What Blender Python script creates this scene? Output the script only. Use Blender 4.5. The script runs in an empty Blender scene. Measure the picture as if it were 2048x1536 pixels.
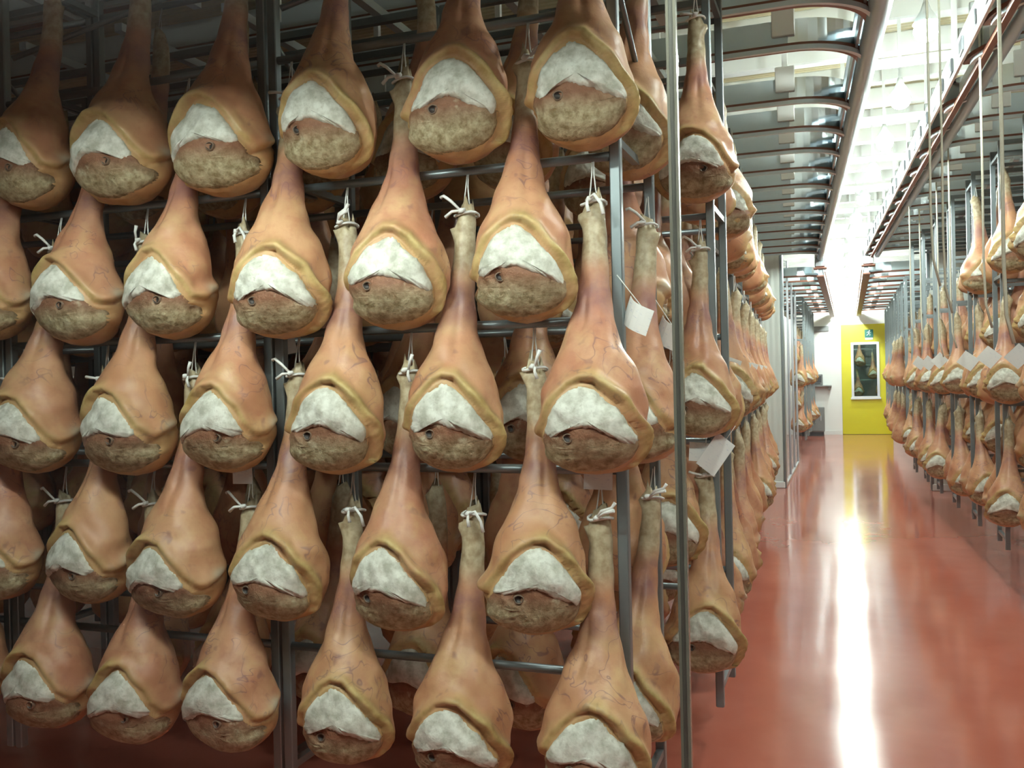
import bpy, math, random
import numpy as np
from mathutils import Vector, Matrix, Euler

random.seed(7)
scene = bpy.context.scene
COL = scene.collection
R = math.radians

# ------------------------------------------------------------------ camera
YAW, PITCH, ROLL = R(20.1), R(-0.34), R(-1.3)
cd = bpy.data.cameras.new('camera')
cd.sensor_width = 36.0
cd.lens = 36.0 * 1839.0 / 2048.0
cd.clip_start = 0.05
cd.clip_end = 100
cam = bpy.data.objects.new('camera', cd)
COL.objects.link(cam)
_m = Matrix.Rotation(YAW, 4, 'Z') @ Matrix.Rotation(R(90) + PITCH, 4, 'X') @ Matrix.Rotation(ROLL, 4, 'Z')
cam.matrix_world = Matrix.Translation((0, 0, 1.6)) @ _m
scene.camera = cam

# ------------------------------------------------------------------ world, exposure, lamp strengths
w = bpy.data.worlds.new('world')
scene.world = w
w.use_nodes = True
w.node_tree.nodes['Background'].inputs[0].default_value = (0.8, 0.9, 1.0, 1)
w.node_tree.nodes['Background'].inputs[1].default_value = 0.006
vs = scene.view_settings
vs.view_transform = 'Standard'
vs.look = 'None'
vs.gamma = 1.0
vs.use_curve_mapping = False
vs.exposure = 1.35
scene.cycles.use_adaptive_sampling = True
scene.cycles.adaptive_threshold = 0.05
scene.cycles.max_bounces = 6
scene.cycles.diffuse_bounces = 3
scene.cycles.glossy_bounces = 3
HALL_LAMP = 190.0        # emission of the hall's globes
FAR_LAMP = 330.0        # emission of the far hall's globes
GALLERY_FILL = 58.0      # emission of the unseen tubes added to light the front hams
LAMP_COLOR = (0.93, 1.0, 0.95, 1)

# ------------------------------------------------------------------ helpers
def tag(o, label=None, cat=None, group=None, kind=None):
    if label: o['label'] = label
    if cat: o['category'] = cat
    if group: o['group'] = group
    if kind: o['kind'] = kind
    return o

def empty(name, loc=(0, 0, 0), rz=0.0):
    o = bpy.data.objects.new(name, None)
    o.empty_display_size = 0.05
    COL.objects.link(o)
    o.location = loc
    o.rotation_euler = (0, 0, rz)
    return o

def link(name, me, parent=None, loc=None):
    o = bpy.data.objects.new(name, me)
    COL.objects.link(o)
    if parent is not None: o.parent = parent
    if loc is not None: o.location = loc
    return o

class MB:
    """collects boxes, tubes and sweeps into one mesh"""
    def __init__(s): s.v = []; s.f = []; s.sm = []
    def raw(s, v, f, smooth=False):
        n = len(s.v)
        s.v += [tuple(p) for p in v]
        s.f += [tuple(i + n for i in q) for q in f]
        s.sm += [smooth] * len(f)
        return s
    def box(s, c, d, bev=0.0):
        x, y, z = (d[0] / 2, d[1] / 2, d[2] / 2)
        if bev <= 0:
            v = [(c[0] + i * x, c[1] + j * y, c[2] + k * z) for k in (-1, 1) for j in (-1, 1) for i in (-1, 1)]
            f = [(0, 2, 3, 1), (4, 5, 7, 6), (0, 1, 5, 4), (2, 6, 7, 3), (0, 4, 6, 2), (1, 3, 7, 5)]
            return s.raw(v, f)
        b = bev
        ring = [(-x + b, -y), (x - b, -y), (x, -y + b), (x, y - b), (x - b, y), (-x + b, y), (-x, y - b), (-x, -y + b)]
        ins = [(px * (1 - b / x), py * (1 - b / y)) for px, py in ring]
        v = []
        for zz, rr in ((-z, ins), (-z + b, ring), (z - b, ring), (z, ins)):
            v += [(c[0] + px, c[1] + py, c[2] + zz) for px, py in rr]
        f = [tuple(range(7, -1, -1)), tuple(range(24, 32))]
        for k in range(3):
            for i in range(8):
                j = (i + 1) % 8
                f.append((k * 8 + i, k * 8 + j, k * 8 + 8 + j, k * 8 + 8 + i))
        return s.raw(v, f)
    def tube(s, pts, r, n=8, cap=True, smooth=True):
        pts = [Vector(p) for p in pts]
        rs = r if isinstance(r, (list, tuple)) else [r] * len(pts)
        v = []; f = []
        ref = None
        for i, p in enumerate(pts):
            d = (pts[min(i + 1, len(pts) - 1)] - pts[max(i - 1, 0)]).normalized()
            if ref is None:
                ref = Vector((0, 0, 1)) if abs(d.z) < 0.9 else Vector((1, 0, 0))
            a = (ref - d * ref.dot(d)).normalized()
            ref = a
            b = d.cross(a)
            for k in range(n):
                th = 2 * math.pi * k / n
                v.append(p + a * (rs[i] * math.cos(th)) + b * (rs[i] * math.sin(th)))
        for i in range(len(pts) - 1):
            for k in range(n):
                k2 = (k + 1) % n
                f.append((i * n + k, i * n + k2, (i + 1) * n + k2, (i + 1) * n + k))
        s.raw(v, f, smooth)
        if cap:
            m = len(s.v) - len(v)
            s.f.append(tuple(m + k for k in range(n - 1, -1, -1))); s.sm.append(False)
            e = m + (len(pts) - 1) * n
            s.f.append(tuple(e + k for k in range(n))); s.sm.append(False)
        return s
    def sweep(s, path, wid, hei, zc):
        """rectangular bar of width wid, height hei centred at height zc along a plan path of (x, y)"""
        P = [Vector((p[0], p[1])) for p in path]
        v = []; f = []
        for i, p in enumerate(P):
            d = (P[min(i + 1, len(P) - 1)] - P[max(i - 1, 0)]).normalized()
            nrm = Vector((-d.y, d.x)) * (wid / 2)
            for sx, sz in ((1, -1), (-1, -1), (-1, 1), (1, 1)):
                v.append((p.x + nrm.x * sx, p.y + nrm.y * sx, zc + sz * hei / 2))
        for i in range(len(P) - 1):
            for k in range(4):
                k2 = (k + 1) % 4
                f.append((i * 4 + k, i * 4 + k2, i * 4 + 4 + k2, i * 4 + 4 + k))
        f.append((3, 2, 1, 0)); e = (len(P) - 1) * 4; f.append((e, e + 1, e + 2, e + 3))
        return s.raw(v, f)
    def mesh(s, name, mat):
        me = bpy.data.meshes.new(name)
        me.from_pydata(s.v, [], s.f)
        me.polygons.foreach_set('use_smooth', s.sm)
        if mat: me.materials.append(mat)
        me.update()
        return me
    def build(s, name, mat, parent=None, loc=None):
        return link(name, s.mesh(name, mat), parent, loc)

def struct(name, mb, mat, parent=None):
    o = mb.build(name, mat, parent)
    if parent is None: o['kind'] = 'structure'
    return o

# ------------------------------------------------------------------ materials
def mat_new(name):
    m = bpy.data.materials.new(name)
    m.use_nodes = True
    nt = m.node_tree
    return m, nt, nt.nodes['Principled BSDF']

def N(nt, typ, **kw):
    n = nt.nodes.new(typ)
    for k, v in kw.items():
        if k in n.inputs.keys(): n.inputs[k].default_value = v
        else: setattr(n, k, v)
    return n

def simple(name, col, rough=0.5, metal=0.0, spec=0.5, noise=0.0, nscale=8.0, bump=0.0):
    m, nt, b = mat_new(name)
    b.inputs['Base Color'].default_value = (*col, 1)
    b.inputs['Roughness'].default_value = rough
    b.inputs['Metallic'].default_value = metal
    b.inputs['Specular IOR Level'].default_value = spec
    if noise > 0 or bump > 0:
        tc = N(nt, 'ShaderNodeTexCoord')
        nz = N(nt, 'ShaderNodeTexNoise', Scale=nscale, Detail=5.0, Roughness=0.6)
        nt.links.new(tc.outputs['Object'], nz.inputs['Vector'])
        if noise > 0:
            mx = N(nt, 'ShaderNodeMix', data_type='RGBA')
            nt.links.new(nz.outputs['Fac'], mx.inputs[0])
            mx.inputs[6].default_value = (*[c * (1 - noise) for c in col], 1)
            mx.inputs[7].default_value = (*[min(1, c * (1 + noise)) for c in col], 1)
            nt.links.new(mx.outputs[2], b.inputs['Base Color'])
        if bump > 0:
            bp = N(nt, 'ShaderNodeBump', Strength=bump, Distance=0.01)
            nt.links.new(nz.outputs['Fac'], bp.inputs['Height'])
            nt.links.new(bp.outputs['Normal'], b.inputs['Normal'])
    return m

def emis(name, col, strength):
    m, nt, b = mat_new(name)
    b.inputs['Base Color'].default_value = (0.9, 0.9, 0.9, 1)
    b.inputs['Emission Color'].default_value = col
    b.inputs['Emission Strength'].default_value = strength
    return m

def mixc(nt, fac, a, b):
    mx = N(nt, 'ShaderNodeMix', data_type='RGBA')
    L = nt.links.new
    if hasattr(fac, 'links'): L(fac, mx.inputs[0])
    else: mx.inputs[0].default_value = fac
    for i, c in ((6, a), (7, b)):
        if hasattr(c, 'links'): L(c, mx.inputs[i])
        else: mx.inputs[i].default_value = (*c, 1)
    return mx.outputs[2]

def ramp(nt, src, lo, hi):
    mr = N(nt, 'ShaderNodeMapRange')
    mr.inputs[1].default_value = lo; mr.inputs[2].default_value = hi
    nt.links.new(src, mr.inputs[0])
    return mr.outputs[0]

def mul(nt, a, b, op='MULTIPLY'):
    m = N(nt, 'ShaderNodeMath', operation=op)
    for i, c in enumerate((a, b)):
        if hasattr(c, 'links'): nt.links.new(c, m.inputs[i])
        else: m.inputs[i].default_value = c
    return m.outputs[0]

def ham_coords(nt):
    """object coordinates shifted by a random amount for every ham"""
    tc = N(nt, 'ShaderNodeTexCoord')
    oi = N(nt, 'ShaderNodeObjectInfo')
    sc_ = N(nt, 'ShaderNodeVectorMath', operation='SCALE')
    sc_.inputs[0].default_value = (13.1, 7.7, 21.3)
    nt.links.new(oi.outputs['Random'], sc_.inputs['Scale'])
    ad = N(nt, 'ShaderNodeVectorMath', operation='ADD')
    nt.links.new(tc.outputs['Object'], ad.inputs[0])
    nt.links.new(sc_.outputs[0], ad.inputs[1])
    return ad.outputs[0], oi.outputs['Random']

def noise(nt, vec, scale, detail=4.0, rough=0.55, dist=0.0):
    n = N(nt, 'ShaderNodeTexNoise', Scale=scale, Detail=detail, Roughness=rough, Distortion=dist)
    nt.links.new(vec, n.inputs['Vector'])
    return n.outputs['Fac']

def make_skin():
    m, nt, b = mat_new('ham_skin')
    vec, rnd = ham_coords(nt)
    at = N(nt, 'ShaderNodeVertexColor', layer_name='masks')
    sep = N(nt, 'ShaderNodeSeparateColor')
    nt.links.new(at.outputs['Color'], sep.inputs[0])
    rim, hock, neck = sep.outputs[0], sep.outputs[1], sep.outputs[2]
    pale = at.outputs['Alpha']
    big = noise(nt, vec, 7.0, 3.0)
    mid = noise(nt, vec, 26.0, 5.0, 0.6)
    base = mixc(nt, ramp(nt, big, 0.35, 0.65), (0.47, 0.205, 0.115), (0.57, 0.325, 0.185))
    base = mixc(nt, mul(nt, ramp(nt, mid, 0.48, 0.72), 0.60), base, (0.38, 0.140, 0.090))
    base = mixc(nt, mul(nt, ramp(nt, noise(nt, vec, 9.0, 4.0), 0.54, 0.70), 0.55), base, (0.62, 0.43, 0.21))
    # every ham a little redder or yellower than the next
    base = mixc(nt, mul(nt, rnd, 0.35), base, (0.58, 0.345, 0.150))
    # purple veins and bruises
    v1 = noise(nt, vec, 11.0, 2.0, 0.5, 1.2)
    ln = mul(nt, mul(nt, v1, 0.5, 'SUBTRACT'), 0.0, 'ADD')
    ab = N(nt, 'ShaderNodeMath', operation='ABSOLUTE'); nt.links.new(ln, ab.inputs[0])
    line = ramp(nt, ab.outputs[0], 0.020, 0.004)
    where = ramp(nt, noise(nt, vec, 5.0, 2.0), 0.50, 0.60)
    base = mixc(nt, mul(nt, mul(nt, line, where), 0.55), base, (0.16, 0.075, 0.10))
    spots = ramp(nt, noise(nt, vec, 17.0, 2.0), 0.66, 0.74)
    base = mixc(nt, mul(nt, spots, 0.55), base, (0.20, 0.085, 0.085))
    neckn = mul(nt, neck, ramp(nt, noise(nt, vec, 14.0, 4.0), 0.30, 0.62))
    base = mixc(nt, mul(nt, neckn, 0.85), base, (0.27, 0.120, 0.115))
    hk = mixc(nt, ramp(nt, noise(nt, vec, 45.0, 5.0), 0.35, 0.65), (0.33, 0.255, 0.15), (0.52, 0.45, 0.30))
    base = mixc(nt, hock, base, hk)
    rc = mixc(nt, ramp(nt, mid, 0.35, 0.65), (0.38, 0.275, 0.090), (0.60, 0.465, 0.20))
    base = mixc(nt, mul(nt, rim, ramp(nt, noise(nt, vec, 12.0, 3.0), 0.15, 0.5)), base, rc)
    base = mixc(nt, pale, base, (0.62, 0.58, 0.44))
    nt.links.new(base, b.inputs['Base Color'])
    b.inputs['Roughness'].default_value = 0.43
    b.inputs['Specular IOR Level'].default_value = 0.45
    bp = N(nt, 'ShaderNodeBump', Strength=0.35, Distance=0.006)
    nt.links.new(mid, bp.inputs['Height'])
    nt.links.new(bp.outputs['Normal'], b.inputs['Normal'])
    return m

def make_fat():
    m, nt, b = mat_new('ham_fat_paste')
    vec, rnd = ham_coords(nt)
    n1 = noise(nt, vec, 30.0, 5.0, 0.6)
    n2 = noise(nt, vec, 75.0, 4.0, 0.6)
    c = mixc(nt, ramp(nt, n1, 0.35, 0.62), (0.44, 0.44, 0.36), (0.74, 0.75, 0.67))
    c = mixc(nt, mul(nt, ramp(nt, n2, 0.58, 0.72), 0.5), c, (0.36, 0.34, 0.26))
    nt.links.new(c, b.inputs['Base Color'])
    b.inputs['Roughness'].default_value = 0.75
    b.inputs['Specular IOR Level'].default_value = 0.25
    bp = N(nt, 'ShaderNodeBump', Strength=0.55, Distance=0.008)
    nt.links.new(n1, bp.inputs['Height'])
    nt.links.new(bp.outputs['Normal'], b.inputs['Normal'])
    return m

def make_flesh():
    m, nt, b = mat_new('ham_cured_flesh')
    vec, rnd = ham_coords(nt)
    at = N(nt, 'ShaderNodeVertexColor', layer_name='masks')
    sep = N(nt, 'ShaderNodeSeparateColor')
    nt.links.new(at.outputs['Color'], sep.inputs[0])
    low = sep.outputs[0]                      # 0 beside the fat paste, 1 at the bottom of the cut
    n1 = noise(nt, vec, 22.0, 5.0, 0.6)
    n2 = noise(nt, vec, 48.0, 5.0, 0.65)
    brown = mixc(nt, n2, (0.15, 0.062, 0.036), (0.33, 0.165, 0.090))
    mould = mixc(nt, ramp(nt, n2, 0.35, 0.65), (0.21, 0.160, 0.075), (0.50, 0.44, 0.28))
    f = mul(nt, ramp(nt, low, 0.22, 0.72), mul(nt, n1, 0.5, 'ADD'))
    c = mixc(nt, f, brown, mould)
    c = mixc(nt, mul(nt, ramp(nt, n1, 0.60, 0.72), 0.6), c, (0.55, 0.50, 0.35))
    nt.links.new(c, b.inputs['Base Color'])
    b.inputs['Roughness'].default_value = 0.6
    b.inputs['Specular IOR Level'].default_value = 0.35
    bp = N(nt, 'ShaderNodeBump', Strength=0.7, Distance=0.008)
    nt.links.new(n2, bp.inputs['Height'])
    nt.links.new(bp.outputs['Normal'], b.inputs['Normal'])
    return m

def make_floor():
    m, nt, b = mat_new('red_resin_floor')
    tc = N(nt, 'ShaderNodeTexCoord')
    n1 = N(nt, 'ShaderNodeTexNoise', Scale=0.9, Detail=5.0, Roughness=0.6)
    nt.links.new(tc.outputs['Object'], n1.inputs['Vector'])
    n2 = N(nt, 'ShaderNodeTexNoise', Scale=14.0, Detail=4.0, Roughness=0.6)
    nt.links.new(tc.outputs['Object'], n2.inputs['Vector'])
    c = mixc(nt, ramp(nt, n1.outputs['Fac'], 0.3, 0.7), (0.40, 0.105, 0.072), (0.52, 0.165, 0.115))
    c = mixc(nt, mul(nt, n2.outputs['Fac'], 0.25), c, (0.55, 0.16, 0.10))
    nt.links.new(c, b.inputs['Base Color'])
    nt.links.new(ramp(nt, n1.outputs['Fac'], 0.2, 0.8), (rr := N(nt, 'ShaderNodeMapRange')).inputs[0])
    rr.inputs[3].default_value = 0.08; rr.inputs[4].default_value = 0.15
    nt.links.new(rr.outputs[0], b.inputs['Roughness'])
    b.inputs['Specular IOR Level'].default_value = 0.6
    bp = N(nt, 'ShaderNodeBump', Strength=0.05, Distance=0.01)
    nt.links.new(n1.outputs['Fac'], bp.inputs['Height'])
    nt.links.new(bp.outputs['Normal'], b.inputs['Normal'])
    return m

def make_corrugated(name, col, scale, axis, rough=0.5, bump=0.5):
    m, nt, b = mat_new(name)
    tc = N(nt, 'ShaderNodeTexCoord')
    wv = N(nt, 'ShaderNodeTexWave', Scale=scale, wave_type='BANDS', bands_direction=axis)
    nt.links.new(tc.outputs['Object'], wv.inputs['Vector'])
    b.inputs['Base Color'].default_value = (*col, 1)
    b.inputs['Roughness'].default_value = rough
    bp = N(nt, 'ShaderNodeBump', Strength=bump, Distance=0.02)
    nt.links.new(wv.outputs['Fac'], bp.inputs['Height'])
    nt.links.new(bp.outputs['Normal'], b.inputs['Normal'])
    return m

def make_glass(name, tint, refl=1.0):
    """thin clear sheet: transmits straight through, mirrors by Fresnel"""
    m = bpy.data.materials.new(name)
    m.use_nodes = True
    nt = m.node_tree
    nt.nodes.clear()
    out = N(nt, 'ShaderNodeOutputMaterial')
    tr = N(nt, 'ShaderNodeBsdfTransparent'); tr.inputs[0].default_value = (*tint, 1)
    gl = N(nt, 'ShaderNodeBsdfGlossy'); gl.inputs['Roughness'].default_value = 0.0
    fr = N(nt, 'ShaderNodeFresnel'); fr.inputs[0].default_value = 1.5
    mx = N(nt, 'ShaderNodeMixShader')
    nt.links.new(mul(nt, fr.outputs[0], refl), mx.inputs[0])
    nt.links.new(tr.outputs[0], mx.inputs[1])
    nt.links.new(gl.outputs[0], mx.inputs[2])
    nt.links.new(mx.outputs[0], out.inputs[0])
    return m

def make_tag_paper():
    m, nt, b = mat_new('tag_paper')
    tc = N(nt, 'ShaderNodeTexCoord')
    mp = N(nt, 'ShaderNodeMapping'); mp.inputs['Scale'].default_value = (30, 30, 190)
    nt.links.new(tc.outputs['Object'], mp.inputs[0])
    nz = N(nt, 'ShaderNodeTexNoise', Scale=1.6, Detail=2.0)
    nt.links.new(mp.outputs[0], nz.inputs['Vector'])
    c = mixc(nt, mul(nt, ramp(nt, nz.outputs['Fac'], 0.62, 0.70), 0.45), (0.74, 0.76, 0.74), (0.28, 0.34, 0.52))
    nt.links.new(c, b.inputs['Base Color'])
    b.inputs['Roughness'].default_value = 0.7
    return m

M = dict(
    skin=make_skin(), fat=make_fat(), flesh=make_flesh(), floor=make_floor(),
    bone=simple('marrow_bone', (0.17, 0.115, 0.075), 0.55, noise=0.4, nscale=80),
    hole=simple('bone_hollow', (0.028, 0.02, 0.016), 0.5),
    cord=simple('white_cord', (0.72, 0.73, 0.70), 0.8, noise=0.1, nscale=120),
    steel=simple('grey_rack_steel', (0.24, 0.28, 0.29), 0.38, 0.65, noise=0.15, nscale=6),
    chrome=simple('bright_steel', (0.62, 0.66, 0.68), 0.16, 1.0),
    galv=simple('galvanised_plate', (0.58, 0.69, 0.74), 0.40, 0.25, noise=0.06, nscale=5),
    tube=simple('grey_rail_tube', (0.42, 0.60, 0.70), 0.34, 0.2, noise=0.06, nscale=4),
    brown_metal=simple('brown_flange', (0.20, 0.075, 0.045), 0.45, 0.15, noise=0.25, nscale=9),  # brown metal with random mottling
    white=simple('white_paint', (0.76, 0.79, 0.77), 0.45, noise=0.03, nscale=3),
    ceil=make_corrugated('cream_ceiling', (0.66, 0.60, 0.37), 6.0, 'Y'),
    wall=make_corrugated('pale_wall_panel', (0.66, 0.72, 0.67), 4.0, 'X', bump=.12),
    wallw=simple('white_wall', (0.82, 0.84, 0.82), 0.5, noise=0.03, nscale=2),
    yellow=simple('yellow_door_paint', (0.66, 0.62, 0.02), 0.35, noise=0.04, nscale=3),
    alu=simple('aluminium_frame', (0.60, 0.62, 0.66), 0.35, 0.6),
    dark=simple('dark_grey', (0.045, 0.05, 0.055), 0.5),
    grey=simple('mid_grey', (0.20, 0.21, 0.21), 0.5, noise=0.1),
    glass=make_glass('clear_glass', (0.965, 0.985, 0.975), 0.18),
    glass2=make_glass('green_glass', (0.80, 0.90, 0.85), 1.0),
    edge=simple('polished_glass_edge', (0.16, 0.17, 0.13), 0.25, noise=0.1, nscale=4),
    seal=simple('dark_glass_seal', (0.10, 0.11, 0.09), 0.5),
    paper=make_tag_paper(),
    rope=simple('cream_rope', (0.60, 0.58, 0.46), 0.8, noise=0.2, nscale=60),
    green=simple('sign_green', (0.01, 0.16, 0.13), 0.4),
    signw=simple('sign_white', (0.75, 0.85, 0.85), 0.4),
    lamp=emis('lamp_diffuser', LAMP_COLOR, HALL_LAMP),
    flamp=emis('far_lamp_globe', LAMP_COLOR, FAR_LAMP),
    fill_lamp=emis('gallery_fill_tube', (0.96, 1.0, 0.95, 1), GALLERY_FILL),
)

# ------------------------------------------------------------------ the hall
CEIL = 3.95
YP = 13.3          # partition between the near hall and the far hall
YE = 24.6          # end wall with the yellow door
HX0, HX1 = -9.0, 8.0
YB = -1.8
def railL(y): return (0.172 - 0.0530 * (y - 3.95)) if y < 13.7 else -0.345
def railR(y): return (0.674 - 0.0410 * (y - 4.35)) if y < 14.3 else 0.266
def endL(y): return -0.50 - 0.053 * (y - 3.5)      # aisle ends of the left racks
def endR(y): return 0.98 - 0.048 * (y - 6.0)       # aisle ends of the right racks

struct('floor', MB().box(((HX0 + HX1) / 2, (YB + YE) / 2, -0.05), (HX1 - HX0 + 0.4, YE - YB + 0.4, 0.1)), M['floor'])
struct('ceiling', MB().box(((HX0 + HX1) / 2, (YB + YE) / 2, CEIL + 0.05), (HX1 - HX0 + 0.4, YE - YB + 0.4, 0.1)), M['ceil'])
struct('wall_left', MB().box((HX0 - 0.05, (YB + YE) / 2, CEIL / 2), (0.1, YE - YB, CEIL)), M['wallw'])
struct('wall_right', MB().box((HX1 + 0.05, (YB + YE) / 2, CEIL / 2), (0.1, YE - YB, CEIL)), M['wallw'])
struct('wall_back', MB().box(((HX0 + HX1) / 2, YB - 0.05, CEIL / 2), (HX1 - HX0 + 0.2, 0.1, CEIL)), M['grey'])
# end wall with the opening of the yellow door left free
DX0, DX1, DZ = -0.16, 1.02, 2.76
mb = MB()
mb.box(((HX0 + DX0) / 2, YE + 0.05, CEIL / 2), (DX0 - HX0, 0.1, CEIL))
mb.box(((HX1 + DX1) / 2, YE + 0.05, CEIL / 2), (HX1 - DX1, 0.1, CEIL))
mb.box(((DX0 + DX1) / 2, YE + 0.05, (DZ + CEIL) / 2), (DX1 - DX0, 0.1, CEIL - DZ))
struct('wall_end', mb, M['wallw'])
tr = struct('baseboard_end', MB().box(((HX0 + DX0) / 2, YE - 0.012, 0.05), (DX0 - HX0, 0.024, 0.1)), M['white'])
# yellow door
d = empty('door_1', ((DX0 + DX1) / 2, YE + 0.03, 0)); d['kind'] = 'structure'
d['label'] = 'tall yellow door with a narrow framed window at the end of the aisle'
dw, wx0, wx1, wz0, wz1 = DX1 - DX0, 0.10, 0.70, 0.93, 2.28
cx = (DX0 + DX1) / 2
mb = MB()
mb.box((0, 0, wz0 / 2 + 0.004), (dw - 0.01, 0.05, wz0 - 0.008))
mb.box((0, 0, (wz1 + DZ) / 2), (dw - 0.01, 0.05, DZ - wz1 - 0.006))
mb.box(((DX0 + wx0) / 2 - cx, 0, (wz0 + wz1) / 2), (wx0 - DX0 - 0.01, 0.05, wz1 - wz0))
mb.box(((wx1 + DX1) / 2 - cx, 0, (wz0 + wz1) / 2), (DX1 - wx1 - 0.01, 0.05, wz1 - wz0))
mb.build('leaf', M['yellow'], d)
mb = MB()
for x_ in (wx0, wx1): mb.box((x_ - cx, -0.03, (wz0 + wz1) / 2), (0.06, 0.05, wz1 - wz0 + 0.06))
for z_ in (wz0, wz1): mb.box(((wx0 + wx1) / 2 - cx, -0.03, z_), (wx1 - wx0 + 0.06, 0.052, 0.06))
fr = mb.build('window_frame', M['alu'], d)
MB().box(((wx0 + wx1) / 2 - cx, -0.06, wz0 - 0.02), (wx1 - wx0 + 0.1, 0.09, 0.05)).build('sill', M['white'], fr)
MB().box(((wx0 + wx1) / 2 - cx, -0.005, (wz0 + wz1) / 2), (wx1 - wx0, 0.012, wz1 - wz0)).build('pane', M['glass2'], fr)
# the room beyond the door, as far as its window shows it
struct('wall_beyond', MB().box((0.5, YE + 3.0, 1.6), (3.2, 0.1, 3.2)), M['grey'])
struct('ceiling_beyond', MB().box((0.5, YE + 1.6, 3.22), (3.2, 2.9, 0.06)), M['wallw'])
struct('floor_beyond', MB().box((0.5, YE + 1.6, -0.05), (3.2, 2.9, 0.1)), M['floor'])

bl = empty('ceiling_lamp', (0.2, YE + 1.4, 2.7)); tag(bl, 'unseen lamp added to light the room behind the yellow door', 'lamp')  # lamp added to brighten what the door window shows
MB().tube([(0, 0, 0.05 * math.cos(math.pi * k / 8)) for k in range(9)], [max(.002, 0.05 * math.sin(math.pi * k / 8)) for k in range(9)], 12).build('globe', M['lamp'], bl)
MB().box((0, 0, 0.27), (0.02, 0.02, 0.44)).build('stem', M['white'], bl)
# exit sign above the door window
es = empty('exit_sign', (0.50, YE - 0.01, 2.42))
tag(es, 'small green exit sign with white running figure above the yellow door window', 'sign')
MB().box((0, 0, 0.10), (0.20, 0.02, 0.20), 0.004).build('panel', M['green'], es)
mb = MB()
mb.tube([(0.012, -0.013, 0.172), (0.012, -0.017, 0.172)], 0.017, 10)
mb.tube([(0.006, -0.014, 0.148), (-0.008, -0.014, 0.105)], [0.014, 0.011], 7)
mb.tube([(-0.008, -0.014, 0.105), (0.026, -0.014, 0.084), (0.020, -0.014, 0.045)], 0.008, 6)
mb.tube([(-0.008, -0.014, 0.105), (-0.026, -0.014, 0.068), (-0.058, -0.014, 0.058)], 0.008, 6)
mb.tube([(0.004, -0.014, 0.146), (0.034, -0.014, 0.120), (0.052, -0.014, 0.132)], 0.006, 6)
mb.tube([(0.004, -0.014, 0.146), (-0.034, -0.014, 0.138), (-0.046, -0.014, 0.112)], 0.006, 6)
mb.build('pictogram', M['signw'], es)
MB().box((0, 0, -0.03), (0.18, 0.016, 0.05), 0.003).build('lower_strip', M['signw'], es)

# partition columns
for nm, x0, x1 in (('wall_partition_left', -1.16, -0.86), ('wall_partition_right', 1.02, 1.62)):
    o = struct(nm, MB().box(((x0 + x1) / 2, YP, CEIL / 2), (x1 - x0, 0.16, CEIL - 0.002), 0.01), M['wall'])
    MB().box(((x0 + x1) / 2, YP, 0.045), (x1 - x0 + 0.03, 0.19, 0.09), 0.008).build('baseboard', M['white'], o)
    MB().box((x1 + 0.012 if x0 < 0 else x0 - 0.012, YP, CEIL / 2), (0.03, 0.18, CEIL - 0.004)).build('edge_trim', M['steel'], o)

# green tinted glass screen along the left of the far hall
gs = empty('glass_screen', (-0.86, 15.2, 0))
tag(gs, 'green tinted glass screen standing left of the aisle behind the pale column', 'screen')
for k in range(3):
    MB().box((0, -1.1 + 1.1 * k, 1.65), (0.012, 1.06, 3.2)).build('pane', M['glass2'], gs)
for k in range(4):
    MB().box((0, -1.65 + 1.1 * k, 1.65), (0.045, 0.045, 3.3), 0.004).build('post', M['alu'], gs)
MB().box((0, 0, 0.02), (0.05, 3.3, 0.04), 0.004).build('bottom_rail', M['alu'], gs)

# things by the end wall left of the door
o = empty('floor_cabinet', (-0.86, YE - 0.34, 0)); tag(o, 'low dark grey cabinet on the floor beside the white end wall', 'cabinet')
MB().box((0, 0, 0.40), (0.56, 0.5, 0.60), 0.01).build('body', M['grey'], o)
MB().box((0, 0, 0.05), (0.52, 0.46, 0.10)).build('plinth', M['dark'], o)
MB().box((0.0, -0.258, 0.40), (0.50, 0.016, 0.54), 0.004).build('door', M['grey'], o)
MB().box((0.20, -0.28, 0.45), (0.02, 0.03, 0.14), 0.004).build('handle', M['alu'], o)
o = empty('wall_shelf', (-0.66, YE - 0.16, 1.22)); tag(o, 'narrow grey shelf fixed to the white end wall', 'shelf')
MB().box((0, 0, 0.015), (0.52, 0.30, 0.03), 0.004).build('board', M['grey'], o)
for s_ in (-1, 1): MB().box((0.2 * s_, 0.03, -0.05), (0.02, 0.24, 0.10)).build('bracket', M['grey'], o)
o = empty('control_unit', (-0.74, YE - 0.16, 1.25)); tag(o, 'small dark control box standing on the grey wall shelf', 'control box')
MB().box((0, 0, 0.14), (0.26, 0.2, 0.28), 0.01).build('case', M['grey'], o)
MB().box((0, -0.104, 0.16), (0.20, 0.01, 0.16), 0.003).build('screen', M['dark'], o)
MB().box((0.0, -0.104, 0.05), (0.16, 0.012, 0.03), 0.003).build('keypad', M['dark'], o)
o = MB().box((-0.70, YE - 0.03, 2.68), (0.52, 0.05, 0.13), 0.006).build('wall_duct', M['grey'])
tag(o, 'short grey duct cover high on the white end wall', 'duct')

# ------------------------------------------------------------------ overhead: ceiling battens, rails, branches, lamps
for k in range(31):
    y = 4.86 + 0.63 * k
    if y > YE - 0.3: break
    o = struct('trim_%d' % (k + 1), MB().box((-0.5, y, 3.80), (15.6, 0.10, 0.14), 0.01), M['white'])
for k, y in enumerate((0.6, 2.4, 3.6)):
    struct('trim_%d' % (40 + k), MB().box((-0.5, y, 3.80), (15.6, 0.10, 0.14), 0.01), M['white'])

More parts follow.
